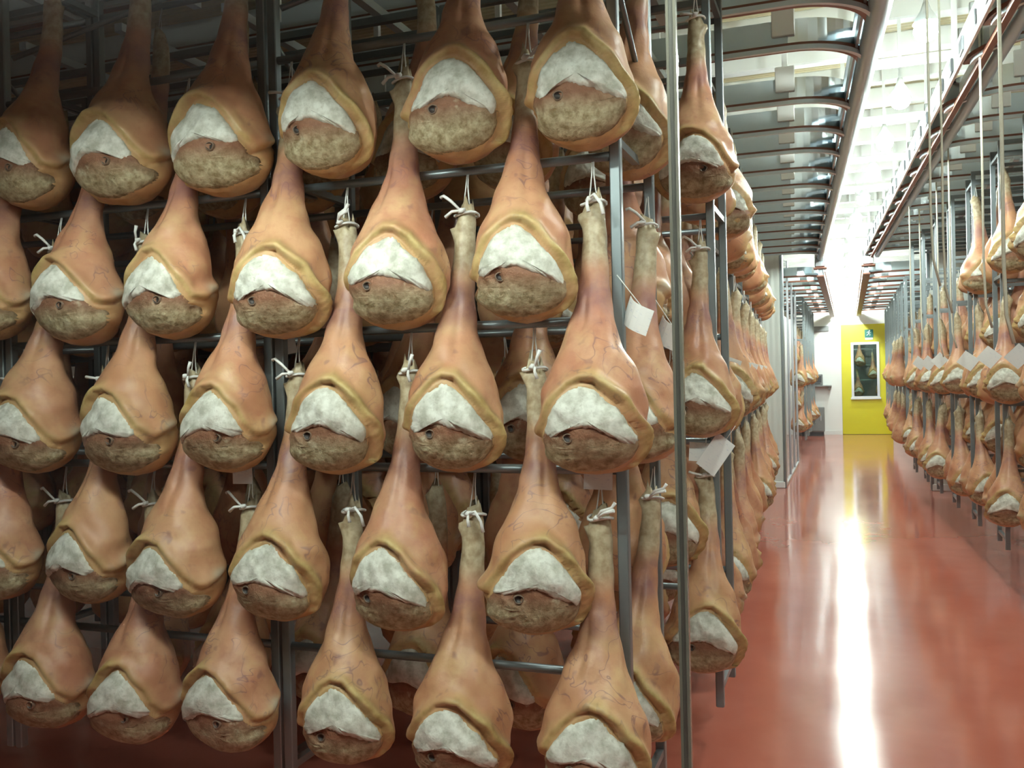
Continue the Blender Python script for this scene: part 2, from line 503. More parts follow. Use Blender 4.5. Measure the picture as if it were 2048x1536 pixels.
RZ = 3.20
def lineup(fn, y0, y1, n=40): return [(fn(y0 + (y1 - y0) * i / n), y0 + (y1 - y0) * i / n) for i in range(n + 1)]
FARZ = 3.02
for side, fn, nm, lab in ((-1, railL, 'left', 'grey steel overhead main rail over the left side of the aisle'),
                          (1, railR, 'right', 'white perforated overhead main rail over the right side of the aisle')):
    r = empty('overhead_rail', (0, 0, 0)); tag(r, lab, 'rail')
    pts = lineup(fn, 1.6, 13.6, 30)
    if side < 0:
        MB().tube([(x + .01, y, RZ) for x, y in pts], 0.052, 12).build('tube', M['tube'], r)
        MB().sweep([(x - 0.055, y) for x, y in pts], 0.012, 0.07, RZ + 0.03).build('side_plate', M['steel'], r)
        MB().sweep([(x - 0.02, y) for x, y in pts], 0.10, 0.016, RZ + 0.10).build('top_flange', M['galv'], r)
        for i in range(34):
            y = 2.0 + 0.34 * i
            MB().box((fn(y) + 0.035, y, RZ + 0.07), (0.03, 0.07, 0.06), 0.004).build('clip', M['chrome'], r)
    else:
        MB().sweep([(x - 0.05, y) for x, y in pts], 0.014, 0.15, RZ + 0.06).build('inner_plate', M['white'], r)
        MB().sweep([(x + 0.06, y) for x, y in pts], 0.016, 0.12, RZ + 0.04).build('outer_plate', M['white'], r)
        MB().sweep([(x + 0.035, y) for x, y in pts], 0.03, 0.03, RZ - 0.03).build('lower_flange', M['brown_metal'], r)
        MB().tube([(x + 0.11, y, RZ - 0.02) for x, y in pts], 0.034, 10).build('tube', M['tube'], r)
        for i in range(32):
            y = 2.0 + 0.36 * i
            MB().box((fn(y) - 0.062, y, RZ + 0.05), (0.012, 0.13, 0.075), 0.003).build('slot_plate', M['dark'], r)
            MB().box((fn(y) - 0.03, y + 0.18, RZ + 0.16), (0.06, 0.05, 0.08), 0.004).build('clip', M['chrome'], r)
    for i in range(10):
        y = 2.1 + 1.26 * i
        MB().box((fn(y), y, (RZ + CEIL) / 2 + 0.05), (0.03, 0.03, CEIL - RZ - 0.11)).build('hanger_rod', M['white'], r)
    # far section
    r = empty('overhead_rail', (0, 0, 0))
    tag(r, 'thin overhead rail of the far hall, %s side, running to the end wall' % nm, 'rail')
    x = fn(20)
    MB().box((x, 19.1, FARZ), (0.06, 10.6, 0.10)).build('web', M['galv'], r)
    MB().box((x, 19.1, FARZ - 0.06), (0.10, 10.6, 0.02)).build('flange', M['brown_metal'], r)
    MB().box((x - side * 0.06, 19.1, FARZ + 0.03), (0.02, 10.6, 0.07)).build('side_plate', M['white'], r)
    for i in range(6):
        MB().box((x, 14.4 + 1.9 * i, (FARZ + CEIL) / 2 + 0.02), (0.03, 0.03, CEIL - FARZ - 0.08)).build('hanger_rod', M['white'], r)
    tb = empty('rail_joint', (fn(13.75), 13.75, RZ - 0.05)); tag(tb, 'steel joint block where the %s overhead rail bends at the column' % nm, 'rail joint')
    MB().box((0, 0, 0.02), (0.14, 0.26, 0.20), 0.01).build('block', M['chrome'], tb)
    MB().box((0, 0, -0.09), (0.18, 0.20, 0.02), 0.004).build('plate', M['brown_metal'], tb)
    MB().box((0, 0, 0.42), (0.03, 0.03, 0.60)).build('hanger_rod', M['white'], tb)

# cross bars between the two main rails
for i in range(9):
    y = 3.2 + 1.26 * i
    o = empty('cross_bar', ((railL(y) + railR(y)) / 2, y, RZ + 0.16))
    tag(o, 'white cross bar linking the two main rails, %s from the camera' % ['first', 'second', 'third', 'fourth', 'fifth', 'sixth', 'seventh', 'eighth', 'ninth'][i], 'bar', 'cross bars between the main rails')
    wd = railR(y) - railL(y)
    MB().box((0, 0, 0), (wd, 0.05, 0.05), 0.006).build('bar', M['white'], o)
    for s_ in (-1, 1): MB().box((s_ * wd / 2 * 0.93, 0, -0.06), (0.03, 0.05, 0.09), 0.004).build('foot', M['galv'], o)

ORD = ['first', 'second', 'third', 'fourth', 'fifth', 'sixth', 'seventh', 'eighth', 'ninth', 'tenth', 'eleventh', 'twelfth',
       'thirteenth', 'fourteenth', 'fifteenth', 'sixteenth', 'seventeenth', 'eighteenth', 'nineteenth', 'twentieth']
def branch(idx, y0, side, z, rad, fn, far):
    """a branch rail coming along x and curving into the main rail"""
    xr = fn(y0 + rad)
    xs = xr + side * rad
    xe = (-6.5 if side < 0 else 6.5)
    r = empty('branch_rail', (xs, y0, z))
    tag(r, '%s overhead branch rail curving into the %s main rail%s' % (ORD[idx], 'left' if side < 0 else 'right', ' of the far hall' if far else ''),
        'branch rail', 'overhead branch rails')
    st = [(xe - xs, 0), (-side * -0.02 if False else 0.0, 0)]
    n = 5 if far else 12
    arc = [(-side * rad * math.sin(a), rad * (1 - math.cos(a))) for a in [math.pi / 2 * i / n for i in range(n + 1)]]
    MB().sweep(st, 0.014, 0.125, 0.075).build('straight_plate', M['galv'], r)
    MB().sweep(arc, 0.014, 0.125, 0.075).build('curved_plate', M['chrome'], r)
    MB().sweep([st[0]] + arc, 0.075, 0.022, 0.0).build('flange', M['brown_metal'], r)
    if not far:
        MB().sweep([(p[0], p[1] - 0.05) for p in [st[0]] + arc], 0.022, 0.022, -0.02).build('guide_bar', M['galv'], r)
        for k in range(4):
            bx_ = side * (0.02 + 0.75 * k)
            MB().box((bx_, -0.012, 0.13), (0.11, 0.02, 0.15), 0.003).build('bracket', M['white'], r)
            MB().box((bx_, 0.0, 0.37), (0.03, 0.03, 0.34)).build('hanger_rod', M['white'], r)
BR = [2.50, 3.06, 3.62, 4.18, 4.75, 5.69, 6.35, 6.96, 7.61, 8.27, 8.94, 9.60, 10.25, 10.90, 11.55, 12.20, 12.85]
for i, y0 in enumerate(BR):
    branch(i, y0, -1, RZ, 0.36, railL, False)
    branch(i, y0 + .25, 1, RZ, 0.36, railR, False)
for i in range(12):
    branch(i, 14.3 + 0.8 * i, -1, FARZ, 0.34, railL, True)
    branch(i, 14.3 + 0.8 * i, 1, FARZ, 0.34, railR, True)

# aisle lamps
def lamp(y, z, idx, x=None):
    x = -0.0 if x is None else x
    o = empty('ceiling_lamp', (x, y, z))
    tag(o, '%s bright ceiling lamp along the aisle, counted from the camera' % ORD[idx], 'lamp', 'bright lamps over the aisle')
    MB().tube([(0, 0, 0.14), (0, 0, 0.10), (0, 0, 0.075), (0, 0, 0.035)], [0.012, 0.025, 0.04, 0.062], 16).build('dish', M['white'], o)
    gl = [(0, 0, 0.052 * math.cos(a)) for a in [math.pi * k / 10 for k in range(11)]]
    MB().tube(gl, [max(.002, 0.058 * math.sin(math.pi * k / 10)) for k in range(11)], 16).build('globe', M['lamp'] if y < 13.6 else M['flamp'], o)
    MB().box((0, 0, (CEIL - z) / 2 + 0.06), (0.02, 0.02, CEIL - z - 0.13)).build('stem', M['white'], o)
ly = [3.0, 4.9, 6.1, 7.2, 8.3, 9.5, 10.7, 11.9, 13.1, 14.6, 16.2, 17.8, 19.4, 21.0, 22.6, 23.7]
for i, y in enumerate(ly):
    lamp(y, 3.24, i, (railL(y) + railR(y)) / 2 if y < 13.2 else 0.0)
# side lamps over the right and left aisles of the hall
for i, (x, y) in enumerate(((4.0, 5.0), (4.0, 10.0), (3.6, 17.5), (-3.8, 17.5))):
    o = empty('tube_lamp', (x, y, 3.55))
    tag(o, 'long tube lamp over the %s racks, %s' % ('right' if x > 0 else 'left', ['nearer the camera', 'midway down the hall', 'in the far hall'][0 if y < 6 else 1 if y < 12 else 2]), 'lamp', 'tube lamps over the racks')
    MB().box((0, 0, 0.05), (0.14, 1.5, 0.06), 0.01).build('housing', M['white'], o)
    MB().tube([(0, -0.72, 0), (0, 0.72, 0)], 0.022, 10).build('tube', emis('tube_%d' % i, LAMP_COLOR, HALL_LAMP * 0.36), o)
    for s_ in (-1, 1): MB().box((0, s_ * 0.6, (CEIL - 3.55) / 2 + 0.03), (0.02, 0.02, CEIL - 3.55 - 0.07)).build('stem', M['white'], o)

# ------------------------------------------------------------------ viewing gallery around the camera: roof slab, added fill lamps, glass wall
GY = 1.30
struct('ceiling_gallery', MB().box((-0.5, (YB + GY) / 2 - 0.05, 2.74), (9.0, GY - YB - 0.1, 0.10)), M['grey'])
def pane(x0, x1, lab):
    p = empty('glazed_screen', ((x0 + x1) / 2, GY, 0)); tag(p, lab, 'glass panel')
    wd = x1 - x0
    MB().box((0, 0, 1.335), (wd - 0.016, 0.010, 2.65)).build('sheet', M['glass'], p)
    for s_ in (-1, 1):
        MB().box((s_ * (wd / 2 - 0.0050), 0, 1.335), (0.0040, 0.012, 2.65)).build('edge', M['edge'], p)
    MB().box((0, 0, 0.012), (wd, 0.03, 0.024)).build('bottom_channel', M['alu'], p)
    MB().box((0, -0.045, 2.625), (wd, 0.10, 0.090)).build('shade_header', M['alu'], p)  # unseen header, sized to cut the gallery light off the top ham row
    return p
JX = -0.2248
pane(-4.6, JX, 'large clear glass panel in front of the nearest ham rack')
pane(JX, 3.4, 'large clear glass panel in front of the red floored aisle')
o = MB().box((JX, GY, 1.335), (0.0055, 0.010, 2.65)).build('glass_joint_seal', M['seal']); tag(o, 'thin dark upright seal between the two clear glass panels', 'seal')
for i, x in enumerate((-1.50, 0.30)):  # unseen tubes added out of view to light the front hams
    o = empty('gallery_fill_lamp', (x, 1.06, 2.62)); tag(o, 'added fill tube lamp under the gallery roof, %s' % ('left of the camera' if i == 0 else 'above the camera'), 'lamp', 'added gallery fill lamps')
    MB().box((0, 0, 0.05), (1.34, 0.10, 0.04), 0.006).build('housing', M['white'], o)
    MB().tube([(-0.64, 0, 0), (0.64, 0, 0)], 0.026, 12).build('tube', M['fill_lamp'], o)
    for s_ in (-1, 1): MB().box((s_ * 0.655, 0, 0.012), (0.03, 0.06, 0.07), 0.006).build('end_cap', M['white'], o)

# ------------------------------------------------------------------ hams
L0 = 0.74
TW = np.array([[0, .034], [.04, .040], [.1, .042], [.2, .046], [.3, .052], [.4, .066], [.47, .082], [.55, .113], [.62, .147], [.7, .178],
               [.78, .194], [.85, .194], [.9, .180], [.94, .152], [.97, .112], [.99, .062], [1.0, .0]])
TB = np.array([[0, .030], [.04, .036], [.1, .040], [.2, .045], [.3, .050], [.4, .060], [.47, .072], [.55, .096], [.62, .125], [.7, .154],
               [.78, .172], [.85, .172], [.9, .160], [.94, .136], [.97, .100], [.99, .055], [1.0, .0]])
TC = np.array([[0, 0], [.1, -.003], [.2, -.010], [.3, -.03], [.4, -.06], [.47, -.082], [.55, -.105], [.62, -.118], [.7, -.125], [.8, -.128], [.9, -.125], [1, -.115]])
def smooth_tab(T):
    g = np.linspace(0, 1, 801)
    y = np.interp(g, T[:, 0], T[:, 1])
    k = np.exp(-np.linspace(-2, 2, 37) ** 2); k /= k.sum()
    ys = np.convolve(np.pad(y, 18, mode='edge'), k, 'valid')
    wgt = np.clip((g - 0.93) / 0.04, 0, 1)
    return g, ys * (1 - wgt) + y * wgt
GW, GB, GC = smooth_tab(TW), smooth_tab(TB), smooth_tab(TC)
RA = .135                                                  # metres of girth per radian on the ham's face
def P_(L_): return [(RA * R(a_), -L0 * t_) for a_, t_ in L_]
CREASE = P_([(-122, .805), (-102, .822), (-86, .848), (-73, .858), (-62, .843), (-50, .800), (-38, .752), (-26, .708), (-14, .675), (0, .660), (14, .668), (28, .702), (42, .748),
             (55, .795), (66, .838), (74, .885), (78, .94)])
FATP = P_([(-50, .836), (-46, .802), (-35, .757), (-23, .714), (-10, .688), (2, .676), (14, .688), (28, .722), (42, .770), (54, .818), (63, .862), (60, .886), (44, .874), (24, .846), (8, .826), (-6, .822), (-24, .832), (-40, .846)])
FLESHP = P_([(-84, .880), (-64, .868), (-48, .832), (-34, .822), (-20, .816), (0, .808), (20, .826), (40, .852), (58, .872), (69, .868), (71, .905), (66, .945), (50, .968), (20, .978), (-10, .980), (-40, .976), (-66, .958), (-84, .925)])

def inside(px, pz, poly):
    c = np.zeros(px.shape, bool)
    n = len(poly)
    for i in range(n):
        x1, z1 = poly[i]; x2, z2 = poly[(i + 1) % n]
        cond = ((z1 > pz) != (z2 > pz))
        xi = (x2 - x1) * (pz - z1) / ((z2 - z1) if z2 != z1 else 1e-9) + x1
        c ^= cond & (px < xi)
    return c
def pdist(px, pz, line):
    d = np.full(px.shape, 9.0)
    for (x1, z1), (x2, z2) in zip(line[:-1], line[1:]):
        vx, vz = x2 - x1, z2 - z1
        t = np.clip(((px - x1) * vx + (pz - z1) * vz) / (vx * vx + vz * vz), 0, 1)
        d = np.minimum(d, np.hypot(px - x1 - t * vx, pz - z1 - t * vz))
    return d
def sst(x, a, b):
    t = np.clip((x - a) / (b - a), 0, 1)
    return t * t * (3 - 2 * t)

class HamShape:
    def __init__(s, seed):
        rg = random.Random(seed)
        s.wk = rg.uniform(.92, 1.0); s.bk = rg.uniform(.94, 1.05)
        j = lambda a: rg.uniform(-a, a)
        s.sh = (j(.012), j(.012))                        # shift of the cut
        s.crease = [(x + s.sh[0] + j(.005), z + s.sh[1] + j(.005)) for x, z in CREASE]
        s.fat = [(x + s.sh[0] + j(.006), z + s.sh[1] + j(.005)) for x, z in FATP]
        s.flesh = [(x + s.sh[0] * .6, z + s.sh[1] * (1 if k < 10 else .2)) for k, (x, z) in enumerate(FLESHP)]
        s.fold = rg.uniform(.75, 1.3); s.lip = rg.uniform(.6, 1.25)
        s.bend = j(.022); s.ph = [rg.uniform(0, 6.28) for _ in range(8)]
        s.spur = rg.choice((-1, 1)); s.spt = rg.uniform(.05, .11)
        s.tip = rg.uniform(0, 6.28)
    def abc(s, z):
        t = np.clip(-z / L0, 0, 1)
        a = np.interp(t, *GW) * L0 * s.wk; b = np.interp(t, *GB) * L0 * s.bk; c = np.interp(t, *GC) * L0
        cx = s.bend * np.sin(np.pi * np.clip(t * 1.1, 0, 1)) * .8
        return t, a, b, c, cx
    def sd(s, x, z):
        d = pdist(x, z, s.crease)
        poly = s.crease + [(.19, -.85), (-.30, -.85)]
        return np.where(inside(x, z, poly), d, -d)
    def front(s, u, z):
        """u: girth coordinate; outward displacement of the front and share of flattening"""
        q = s.sd(u, z)
        x0, z0 = s.sh
        face = sst(q, 0, .02)
        side = sst(u - x0, -.04, .05)                      # 0 on the side of the tongue, 1 on the side of the fold
        top = sst(z, -.72, -.65)
        ridge = ((1 - side) * .011 * s.lip * np.exp(-((q + .016) / .017) ** 2) + side * .019 * s.fold * np.exp(-((q + .017) / .014) ** 2))
        crease = -(.009 + .010 * side) * np.exp(-((q - .001) / .0065) ** 2) * (0.35 + .65 * top)
        lip = .010 * s.lip * np.exp(-(((u - x0 + RA * R(82)) / .035) ** 2 + ((z - z0 + L0 * .815) / .022) ** 2))
        hol = -.020 * s.lip * np.exp(-(((u - x0 + RA * R(74)) / .034) ** 2 + ((z - z0 + L0 * .885) / .016) ** 2))
        bone = -.009 * np.exp(-(((u - x0 + .040) / .012) ** 2 + ((z - z0 + L0 * .852) / .012) ** 2))
        vein = .004 * np.exp(-(pdist(u, z, [(x0 - .085, z0 - .625), (x0 - .060, z0 - .650), (x0 - .055, z0 - .690)]) / .006) ** 2)
        return ridge + crease + lip + hol + bone + vein, face, q
    def lumps(s, z, th):
        p = s.ph
        return (.0030 * np.sin(34 * z + 2 * th + p[0]) + .0026 * np.sin(3 * th + 21 * z + p[1]) + .0018 * np.sin(5 * th - 46 * z + p[2])) * sst(-z, .18, .45) \
            + .0015 * np.sin(70 * z + 3 * th + p[3]) - .006 * np.exp(-((th - .5 * np.sin(p[7])) / .22) ** 2) * sst(-z, .22, .32) * (1 - sst(-z, .40, .47))
    def point(s, th, z):
        t, a, b, c, cx = s.abc(z)
        ct, st = np.cos(th), np.sin(th)
        x = cx + a * st
        bb = np.where(ct > 0, b, b * .92)                  # the back a bit flatter than a full ellipse
        disp, face, q = s.front(RA * th, z)
        w_ = 1 - sst(np.abs(th), R(108), R(132))
        face = face * sst(ct, 0, .3)
        y0 = bb * ct
        yf = bb * .90 * np.sign(ct) * np.abs(ct) ** .72
        lm = (s.lumps(z, th) + disp * w_) * np.clip(a / .05, 0, 1)
        x = x + lm * st; y = c - (y0 * (1 - face) + yf * face) - lm * ct
        return x, y, q, w_, t

def finish(me, V, F, mats, cols=None):
    me.from_pydata([tuple(p) for p in V], [], F)
    me.polygons.foreach_set('use_smooth', [True] * len(me.polygons))
    for m_ in mats: me.materials.append(m_)
    if cols is not None:
        at = me.color_attributes.new('masks', 'FLOAT_COLOR', 'POINT')
        at.data.foreach_set('color', np.asarray(cols, dtype=np.float32).ravel())
    me.update()
    return me

def ham_body(s, nt_, nu, mir, name):
    tt = np.concatenate([np.linspace(0, .58, int(nt_ * .32), endpoint=False), np.linspace(.58, .955, int(nt_ * .56), endpoint=False),
                         1 - .045 * (1 - np.linspace(0, 1, nt_ - int(nt_ * .32) - int(nt_ * .56))) ** 1.9])
    u = np.linspace(-1, 1, nu, endpoint=False)
    th = np.pi * (0.42 * u + 0.58 * u ** 3)                         # denser at the front
    TH, T = np.meshgrid(th, tt)
    Z = -L0 * T
    x, y, q, w_, t = s.point(TH, Z)
    # torn hock end and spur
    topw = np.clip(1 - T / .05, 0, 1)
    Z = Z + topw * (.018 * np.sin(TH + s.tip) + .013 * np.sin(3 * TH + s.tip * 2) + .006 * np.sin(7 * TH))
    x = x * (1 - .25 * topw); y = y * (1 - .25 * topw)
    sp = np.exp(-((T - s.spt) / .018) ** 2 - ((np.sin(TH) - s.spur) / .35) ** 2)
    x = x + s.spur * .017 * sp; Z = Z + .014 * sp
    # masks
    x0, z0 = s.sh
    U = RA * TH
    side = sst(U - x0, -.03, .05)
    rim = np.clip((1 - side) * (.28 * np.exp(-((q + .012) / .018) ** 2) + .6 * np.exp(-((q + .006) / .007) ** 2)) + side * 1.0 * np.exp(-((q + .016) / .017) ** 2), 0, 1) * w_
    rim = np.maximum(rim, sst(q, -.003, .005) * w_ * .5)
    rim = np.maximum(rim, .15 * sst(-Z / L0, .86, .97))
    hock = 1 - sst(T, .19, .31)
    neck = np.exp(-((T - .36) / .10) ** 2)
    pale = .85 * np.exp(-(((U - x0 + RA * R(100)) / .030) ** 2 + ((Z - z0 + L0 * .806) / .018) ** 2)) * w_
    cols = np.stack([rim, hock, neck, pale], -1).reshape(-1, 4)
    V = np.stack([x * (-1 if mir else 1), y, Z], -1).reshape(-1, 3)
    nT = len(tt)
    F = []
    for i in range(nT - 1):
        for k in range(nu):
            k2 = (k + 1) % nu
            qd = (i * nu + k, i * nu + k2, (i + 1) * nu + k2, (i + 1) * nu + k)
            F.append(qd if mir else qd[::-1])
    cap = tuple(range(nu)); F.append(cap[::-1] if mir else cap)
    return finish(bpy.data.meshes.new(name), V, F, [M['skin']], cols)

def patch(s, poly, rings, nsub, mir, name, mat, thick, edge, wob, seed):
    """skin-tight raised sheet over the cut face, outlined by poly"""
    rg = random.Random(seed)
    P = []
    n = len(poly)
    for i in range(n):                                    # Catmull-Rom outline
        p0, p1, p2, p3 = [np.array(poly[(i + k - 1) % n]) for k in range(4)]
        for j in range(nsub):
            t = j / nsub
            P.append(.5 * ((2 * p1) + (-p0 + p2) * t + (2 * p0 - 5 * p1 + 4 * p2 - p3) * t * t + (-p0 + 3 * p1 - 3 * p2 + p3) * t ** 3))
    P = np.array(P)
    P += np.array([[rg.uniform(-wob, wob), rg.uniform(-wob, wob)] for _ in range(len(P))])
    c = P.mean(0)
    rr = np.concatenate([np.linspace(0, 1, rings + 1)[1:] ** .85, [1.0]])
    X = [c[0:1] * 0 + c[0]]; V = []; cols = []
    nP = len(P)
    xs = [np.array([c[0]])] + [c[0] + (P[:, 0] - c[0]) * r for r in rr]
    zs = [np.array([c[1]])] + [c[1] + (P[:, 1] - c[1]) * r for r in rr]
    hs = [np.array([1.0])] + [np.full(nP, max(0.0, 1 - r ** edge)) for r in rr]
    hs[-1][:] = -.55
    x = np.concatenate(xs); z = np.concatenate(zs); h = np.concatenate(hs)
    px, y, q, w_, t = s.point(x / RA, z)
    lump = 1 + .22 * np.sin(70 * x + s.ph[4]) * np.sin(85 * z + s.ph[5]) + .12 * np.sin(150 * x + s.ph[6] + 90 * z)
    off = thick * h * np.where(h > 0, lump, 1) + np.where(h > 0, .0015, 0)
    sn_, cs_ = np.sin(x / RA), np.cos(x / RA)
    y = y - off * cs_; px = px + off * sn_
    low = np.clip((-(z - s.sh[1]) - .605) / .10, 0, 1)
    V = np.stack([px * (-1 if mir else 1), y, z], -1)
    cols = np.stack([low, low * 0, low * 0, low * 0], -1)
    F = []
    for k in range(nP):
        f = (0, 1 + (k + 1) % nP, 1 + k)
        F.append(f[::-1] if mir else f)
    for i in range(len(rr) - 1):
        for k in range(nP):
            k2 = (k + 1) % nP
            qd = (1 + i * nP + k, 1 + i * nP + k2, 1 + (i + 1) * nP + k2, 1 + (i + 1) * nP + k)
            F.append(qd[::-1] if mir else qd)
    me = finish(bpy.data.meshes.new(name), V, F, [mat], cols)
    return me

def bone_mesh(s, mir, name):
    x0, z0 = s.sh
    bu, bz = x0 - .040, z0 - L0 * .852
    px, y, *_r = s.point(np.array([bu / RA]), np.array([bz]))
    bx_ = px[0]; y = y - .012
    sg = -1 if mir else 1
    V = []; F = []; n = 14
    prof = [(.0150, .006), (.0140, -.001), (.0120, -.003), (.0105, -.001), (.0080, .004)]
    for r_, dy in prof:
        for k in range(n):
            a = 2 * math.pi * k / n
            V.append(((bx_ + r_ * math.cos(a) * (1 + .12 * math.sin(3 * a))) * sg, y[0] + dy, bz + r_ * math.sin(a) * .9))
    for i in range(len(prof) - 1):
        for k in range(n):
            k2 = (k + 1) % n
            qd = (i * n + k, i * n + k2, i * n + n + k2, i * n + n + k)
            F.append(qd if not mir else qd[::-1])
    e = (len(prof) - 1) * n
    cap = tuple(range(e, e + n)); F.append(cap if not mir else cap[::-1])
    me = finish(bpy.data.meshes.new(name), V, F, [M['bone'], M['hole']])
    me.polygons[len(F) - 1].material_index = 1
    for i in range(3 * n, 4 * n): me.polygons[i].material_index = 1
    return me

NV = 5
HI, LO = [], []
for i in range(NV):
    s = HamShape(100 + i)
    for mir in (False, True):
        HI.append((ham_body(s, 96, 104, mir, 'ham_body'), patch(s, s.fat, 9, 5, mir, 'fat', M['fat'], .011, 5, .0026, i),
                   patch(s, s.flesh, 9, 4, mir, 'flesh', M['flesh'], .0035, 6, .0012, i + 50), bone_mesh(s, mir, 'bone')))
for i in range(3):
    s = HamShape(100 + i)
    for mir in (False, True):
        LO.append((ham_body(s, 34, 30, mir, 'ham_body_far'), patch(s, s.fat, 3, 2, mir, 'fat_far', M['fat'], .010, 5, .001, i),
                   patch(s, s.flesh, 3, 2, mir, 'flesh_far', M['flesh'], .0045, 6, .001, i + 50)))
# cords: two strands up to the beam, a turn round the hock
HANG = .095
def cord_mesh(n):
    mb = MB()
    for s_ in (-1, 1):
        mb.tube([(s_ * .012, -.002, -.012), (s_ * .007, 0, .02), (s_ * .003, .004, .06), (s_ * .002, .012, HANG)], .0020, n)
    return mb.mesh('cord', M['cord'])
def knot_mesh():
    mb = MB()
    pts = [(.034 * math.cos(a), -.034 * .93 * math.sin(a), -.020 + .004 * math.sin(2 * a)) for a in [2 * math.pi * k / 14 for k in range(15)]]
    mb.tube(pts, .0042, 6)
    mb.tube([(-.010, -.036, -.018), (0, -.041, -.014), (.010, -.036, -.010)], [.004, .0085, .004], 7)
    return mb.mesh('knot', M['cord'])
def tail_mesh(kind):
    mb = MB()
    o = (0.004, -.040, -.014)
    T = {0: [[o, (.022, -.050, .006), (.050, -.050, .016), (.060, -.048, .030)], [o, (.03, -.05, .002), (.058, -.052, .010)]],
         1: [[o, (-.022, -.050, .014), (-.045, -.050, .030), (-.055, -.048, .026)], [o, (-.018, -.050, -.016), (-.040, -.050, -.030)]],
         2: [[o, (.028, -.046, -.006), (.046, -.046, -.032), (.052, -.044, -.062)], [o, (.006, -.048, -.03), (.010, -.048, -.05)]],
         3: [[o, (-.02, -.048, -.01), (-.045, -.046, -.006)]],
         4: [[o, (.012, -.048, .012), (.020, -.048, .030)], [o, (.004, -.047, -.028), (.010, -.045, -.048)]]}[kind]
    for t in T:
        mb.tube(t, [.0035] + [.0045] * (len(t) - 2) + [.0055], 6)
    return mb.mesh('tail', M['cord'])
CORD_HI, CORD_LO, KNOT = cord_mesh(6), cord_mesh(4), knot_mesh()
TAILS = [tail_mesh(k) for k in range(5)]

NHAM = [0]
def ham(x, y, zbeam, rz, label, group, lod, var=None, mir=None, scale=None, tail=None, tilt=None, knot_off=0.0):
    """(x, y, zbeam): where its cord leaves the beam; rz 0 turns the cut face to -y"""
    NHAM[0] += 1
    k = NHAM[0]
    rg = random.Random(k * 31 + 5)
    sc = scale or rg.uniform(.96, 1.05)
    hang = HANG + knot_off
    e = empty('ham', (x, y, zbeam - hang), rz)
    ti = tilt if tilt is not None else (rg.uniform(-.03, .03))
    e.rotation_euler = (rg.uniform(-.015, .015), ti, rz)
    tag(e, label, 'ham', group)
    mir = rg.random() < .5 if mir is None else mir
    if lod == 'hi':
        var = rg.randrange(NV) if var is None else var % NV
        b, f, fl, bo = HI[var * 2 + (1 if mir else 0)]
    else:
        var = rg.randrange(3) if var is None else var % 3
        b, f, fl = LO[var * 2 + (1 if mir else 0)]
    for nm, me in (('body', b), ('fat_paste', f), ('cut_flesh', fl)):
        o = link(nm, me, e); o.scale = (sc, sc, sc)
    if lod == 'hi':
        o = link('bone_end', bo, e); o.scale = (sc, sc, sc)
        c = link('cord', CORD_HI, e); c.scale = (1, 1, hang / HANG)
        link('knot', KNOT, c)
        t = link('cord_tail', TAILS[rg.randrange(5) if tail is None else tail], c)
        t.rotation_euler = (0, 0, rg.uniform(-.3, .3))
    else:
        link('cord', CORD_LO, e)
    return e

# ------------------------------------------------------------------ racks
LEV = [3.04, 2.58, 2.18, 1.74, 1.335, 0.78]
def rack(x0, x1, y0, y1, label, lod='hi', group='steel ham racks', top=None):
    """x0..x1 wide, beams along x at the front y0 and the rear y1"""
    r = empty('ham_rack', ((x0 + x1) / 2, (y0 + y1) / 2, 0))
    tag(r, label, 'rack', group)
    hw, hd = (x1 - x0) / 2, (y1 - y0) / 2
    top = top or RZ - 0.075
    t = .030
    for sx in (-1, 1):
        for sy in (-1, 1):
            MB().box((sx * (hw - t / 2), sy * hd, (top + .35) / 2), (t, t, top - .35), .003 if lod == 'hi' else 0).build('post', M['steel'], r)
    for sy in (-1, 1):
        for z in [z_ for z_ in LEV if z_ < top - .05]:
            if lod == 'hi': MB().tube([(-hw + t, sy * hd, z + .012), (hw - t, sy * hd, z + .012)], .013, 8).build('beam', M['steel'], r)
            else: MB().box((0, sy * hd, z + .012), (2 * hw - 2 * t, .024, .024)).build('beam', M['steel'], r)
    for sx in (-1, 1):
        for z in (top - .06, LEV[2] + .05, LEV[4] + .05, .42):
            MB().box((sx * (hw - t / 2), 0, z), (.022, 2 * hd - t, .022)).build('side_rail', M['steel'], r)
    for sy in (-1, 1):
        MB().box((0, sy * hd, top + .01), (2 * hw, .03, .03), .003 if lod == 'hi' else 0).build('top_rail', M['steel'], r)
    if lod == 'hi':
        MB().tube([(hw - t / 2, -hd, 2.72), (hw - t / 2, hd, 2.42)], .009, 6).build('brace', M['steel'], r)
        MB().tube([(-hw + t, -hd + .02, 2.76), (-hw + .55, hd - .02, 3.10)], .010, 6).build('brace', M['steel'], r)
    for sx in (-1, 1):
        MB().box((sx * hw * .5, 0, top + .0425), (.04, .98 if top > 3.0 else .90, .035)).build('carrier', M['galv'], r)
    return r

Y1, Y1R = 2.42, 2.86
rack(-1.655, -0.56, Y1, Y1R, 'grey tube rack nearest the camera, beside the aisle')
rack(-2.76, -1.665, Y1, Y1R, 'grey tube rack at the left edge, joined to the nearest rack')
rack(-3.86, -2.77, Y1, Y1R, 'grey tube rack beyond the left edge of the picture')

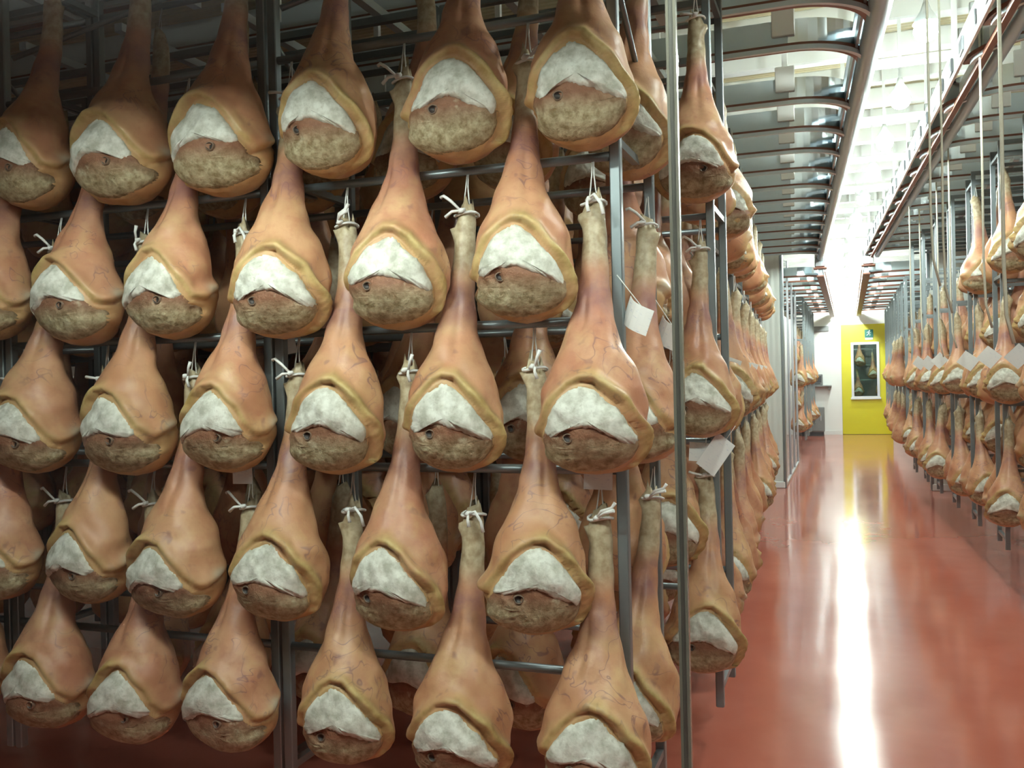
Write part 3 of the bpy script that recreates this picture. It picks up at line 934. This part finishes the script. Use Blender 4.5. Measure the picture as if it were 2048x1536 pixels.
A = [-0.634, -1.003, -1.390, -1.752, -2.130, -2.500, -2.870]
B = [-0.811, -1.190, -1.572, -1.955, -2.306, -2.680, -3.06]
FRONT = {}
YH = Y1 - .018
for rowi, (lev, cols_) in enumerate(((0, A), (1, B), (2, A), (3, B), (4, A))):
    for ci, x in enumerate(cols_):
        rg = random.Random(rowi * 17 + ci * 3 + 2)
        left = x < -1.66
        rn = ['top', 'second', 'third', 'fourth', 'bottom'][rowi]
        lab = 'cured ham in the %s front row of the nearest racks, %s from the right' % (rn, ORD[ci])
        if rowi == 0: kt = rg.randrange(5)
        else: kt = rg.randrange(5)
        FRONT[rowi, ci] = ham(x, YH, LEV[lev], R(rg.uniform(-7, 7)) + (R(4) if not left else R(-2)), lab, 'hams in the front rows', 'hi',
                              var=rowi * 2 + ci, mir=left, scale=rg.uniform(.97, 1.03) * (1.03 if rowi in (0, 2) else 1.0), tail=kt)
# rear row of the near racks: whole skins towards us in the even rows, cut faces in the others
rx = -0.575
for rowi in range(5):
    for ci in range(6):
        even = rowi % 2 == 0
        x = (-.58 if even else -.70) - .37 * ci
        rz = R(random.uniform(-12, 12)) + (R(-8) if even else R(180))
        if ci == 0:
            lab = 'cured ham behind the right post of the nearest rack, %s from the top' % ORD[rowi]
        else:
            lab = 'shaded ham behind the front hams, rear row %s from the top, %s from the right' % (ORD[rowi], ORD[ci])
        ham(x, Y1R + (-.02 if even else .02), LEV[rowi], rz, lab, 'hams in the rear row of the nearest racks', 'hi' if ci < 2 else 'lo', scale=1.02)

# racks down the left side of the aisle
def end_rack(n, y, side):
    lod = 'hi' if (side < 0 and n == 0) else 'lo'
    rd = .36
    sd_ = 'left' if side < 0 else 'right'
    if side < 0: xe = endL(y) + .04; x0, x1 = xe - 1.1 - (.0 if n == 0 else .10), xe - (.0 if n == 0 else .10)
    else: xe = endR(y) - .02; x0, x1 = xe + .08, xe + 1.18
    rname = '%s rack on the %s of the aisle' % (ORD[n + (1 if side < 0 else 0)], sd_)
    rack(x0, x1, y, y + rd, 'grey tube rack of hams, %s' % rname, lod)
    for rowi in range(1 if (side > 0 and n > 2) else 0, 5):
        for rear in (0, 1):
            for c in range(2 if ((side < 0 and n < 2) or (side > 0 and rear == 0 and n < 4)) else 1):
                even = rowi % 2 == 0
                stag = (0.05 if even else .225) if rear == 0 else (.10 if even else .24)
                if side > 0: stag += .06
                x = xe + side * (stag + .37 * c)
                lab = '%s row ham, %s, %s %s' % (ORD[rowi], rname, 'front' if not rear else 'rear', 'end' if c == 0 else 'inner')
                rz = R(random.uniform(-14, 14)) + (R(180) if rear else 0)
                ham(x, y + (rd + .02 if rear else -.02), LEV[rowi], rz, lab, 'hams at the aisle ends of the racks', 'hi' if lod == 'hi' and c == 0 else 'lo')
for n in range(8): end_rack(n, 3.50 + 1.05 * n, -1)
for n in range(7): end_rack(n, 6.05 + 1.02 * n, 1)

# far hall racks
def far_rack(n, y, side):
    sd_ = 'left' if side < 0 else 'right'
    xe = -0.74 if side < 0 else .80
    rname = '%s far hall rack, %s side' % (ORD[n], sd_)
    rack(min(xe, xe + side * 1.0), max(xe, xe + side * 1.0), y, y + .36, 'grey tube rack of hams, %s' % rname, 'lo', top=FARZ - .075)
    for rowi in range(1, 5):
        even = rowi % 2 == 0
        x = xe + side * (.06 if even else .20)
        for rear in ((0, 1) if side > 0 and n < 3 else (0,)):
            ham(x - side * .10 * rear, y + (.38 if rear else -.02), LEV[rowi], R(random.uniform(-20, 20)) + (R(180) if rear else 0),
                '%s row ham at the aisle end, %s, %s' % (ORD[rowi], rname, 'rear' if rear else 'front'), 'hams in the far hall', 'lo')
for n in range(8): far_rack(n, 14.6 + 1.1 * n, 1)
for n in range(5): far_rack(n, 17.6 + 1.2 * n, -1)

# the packed rows deeper in the hall, beyond counting: one object
def ham_rows_stuff():
    V = []; F = []; MI = []; C = []
    rg = random.Random(99)
    src = []
    for me in (DEEP[0], DEEP[1]):
        n = len(me.vertices)
        co = np.empty(n * 3, np.float32); me.vertices.foreach_get('co', co)
        ca = np.empty(n * 4, np.float32); me.color_attributes['masks'].data.foreach_get('color', ca)
        src.append((co.reshape(-1, 3), ca.reshape(-1, 4), [tuple(p.vertices) for p in me.polygons]))
    off = 0
    spots = []
    for n in range(3):
        y = 3.50 + 1.05 * n
        for rear in (0, 1):
            for rowi in range(5):
                x = endL(y) - (.85 if n < 2 else .48) - (.18 if rowi % 2 else 0)
                while x > -5.0:
                    spots.append((x, y + (.38 if rear else -.02), LEV[rowi], R(180) if rear else 0)); x -= .37
    for x, y, z, rz in spots:
        co, ca, fs = src[rg.randrange(2)]
        a = rz + rg.uniform(-.2, .2)
        c_, s_ = math.cos(a), math.sin(a)
        p = np.stack([co[:, 0] * c_ - co[:, 1] * s_ + x, co[:, 0] * s_ + co[:, 1] * c_ + y, co[:, 2] + z - HANG], -1)
        V.append(p); C.append(ca)
        F += [tuple(i + off for i in f) for f in fs]
        off += len(co)
    o = link('ham_rows', finish(bpy.data.meshes.new('ham_rows'), np.concatenate(V), F, [M['skin']], np.concatenate(C)))
    tag(o, 'packed rows of cured hams deep in the dark left side of the hall', 'hams', kind='stuff')
DEEP = [ham_body(HamShape(100 + i), 18, 16, False, 'ham_body_deep') for i in range(2)]
ham_rows_stuff()
for n in range(3):
    y = 3.50 + 1.05 * n
    for k in range(3):
        x1 = endL(y) + .04 - 1.11 - 1.11 * k
        rack(x1 - 1.1, x1, y, y + .36, 'grey tube rack deep in the hall, %s row back, %s from aisle' % (ORD[n + 1], ORD[k + 1]), 'lo')

for k, (x, z) in enumerate(((.30, 2.58), (.62, 2.18), (.95, 2.58), (.22, 1.74), (.80, 1.74))):
    ham(x, YE + 2.2, z, R(random.uniform(-20, 20)), '%s ham seen through the window of the yellow door' % ORD[k], 'hams behind the yellow door', 'lo')
rack(.0, 1.2, YE + 2.22, YE + 2.5, 'grey tube rack in the room behind the yellow door', 'lo', top=3.13)

# ------------------------------------------------------------------ paper tags and cords
def ptag(x, y, z, w_, h_, rz, ry, label, bend=0.0, group='paper tags', long_cord=0.05, to=None):
    e = empty('paper_tag', (x, y, z), 0)
    e.rotation_euler = (0, ry, rz)
    tag(e, label, 'tag', group)
    V = []; F = []
    n = 6
    for i in range(n + 1):
        f = i / n
        yy = -bend * math.sin(math.pi * f)
        for t_ in (-.0006, .0006):
            V += [((f - .5) * w_, yy + t_, 0), ((f - .5) * w_, yy + t_, -h_)]
    for i in range(n):
        a, b = i * 4, i * 4 + 4
        F += [(a, a + 1, b + 1, b), (a + 3, a + 2, b + 2, b + 3), (a, b, b + 2, a + 2), (a + 1, a + 3, b + 3, b + 1)]
    F += [(0, 2, 3, 1), (n * 4, n * 4 + 1, n * 4 + 3, n * 4 + 2)]
    MB().raw(V, F).build('paper', M['paper'], e)
    p = (0, 0.002, long_cord) if to is None else tuple(e.rotation_euler.to_matrix().transposed() @ (Vector(to) - Vector((x, y, z))))
    MB().tube([(0, 0, -.008), p], .0014, 5).build('thread', M['cord'], e)
    return e
ptag(A[0] + .000, YH - .012, 1.335 + .02, .078, .058, R(5), R(2), 'white paper tag on the cord of the bottom right front ham', long_cord=.03)
ptag(A[3] - .02, YH - .012, 1.335 + .012, .066, .055, R(8), R(0), 'pale paper tag on the cord beside the left front post', long_cord=.03)
ptag(-.505, Y1 - .03, 1.79, .10, .072, R(-35), R(28), 'bright white curled label at the right post beside the third row ham', bend=.02, to=(-.575, Y1 - .015, 1.87))
ptag(-.50, Y1R - .05, 1.76, .10, .075, R(-35), R(30), 'grey curled label behind the right post in the rear row', bend=.02, to=(-.575, Y1R - .015, 1.86))
ptag(B[2] - .07, YH + .03, 1.80, .05, .11, R(25), R(-10), 'grey paper tag hanging by the post left of the fourth row')
ptag(-.425, 3.44, 1.36, .085, .14, R(30), R(38), 'white tag with blue writing hung at the second rack, diamond-wise', long_cord=.06)
ptag(-.50, 3.44, 1.345, .12, .07, R(0), R(4), 'square tan tag under a ham of the second rack', long_cord=.05)
for n in range(6):
    y = 6.05 + 1.02 * n
    xp = endR(y) + .105
    ptag(xp - .14 + .03 * (n % 3), y - .19, 1.70 + .012 * (n % 2), .10 + .012 * (n % 3), .11, R(-14 + 9 * n), R(45 - 4 * (n % 3)), 'white diamond label on the %s right rack of the aisle' % ORD[n],
         group='diamond labels on the right racks', to=(xp, y - .01, 1.752))
for n in range(1, 6):
    y = 3.50 + 1.05 * n
    xp = endL(y) - .095
    ptag(xp + .15, y - .16, 1.67, .08, .10, R(20), R(20), 'small white label at the end of the %s left rack' % ORD[n + 1], group='small labels on the left racks', to=(xp, y - .01, 1.752))

def rope(pts, rad, label):
    mb = MB().tube(pts, rad, 6)
    o = mb.build('hanging_cord', M['rope'])
    tag(o, label, 'cord', 'cords hanging over the aisle')
    return o
def ray(px, Y):
    """x at depth Y for a picture column taken at eye level"""
    return Y * math.tan(math.atan((px - 1024) / 1839) - YAW)
for i, (px, Y, zb, rad, lab) in enumerate(((1868, 4.3, 1.95, .005, 'thin cream cord hanging between the main rails, leftmost'),
                                          (1892, 4.6, 1.85, .005, 'thin cream cord hanging left of the right main rail'),
                                          (1905, 7.5, 1.75, .006, 'cream cord in front of the third right rack'),
                                          (1972, 5.2, 1.80, .006, 'cream cord hanging from a bracket by the right rail'),
                                          (2012, 4.4, 1.70, .008, 'thick cream cord with a frayed end at the right edge'),
                                          (1880, 8.6, 1.70, .006, 'cream cord in front of the fourth right rack'),
                                          (1825, 9.5, 1.9, .006, 'cream cord hanging over the fifth right rack'),
                                          (1845, 10.4, 1.9, .007, 'cream cord hanging over the sixth right rack'))):
    x = ray(px, Y)
    rope([(x, Y, CEIL - .01), (x + .002, Y, 2.6), (x, Y, zb + .35), (x + .005, Y - .01, zb + .12), (x + .03, Y - .02, zb)], rad, lab)
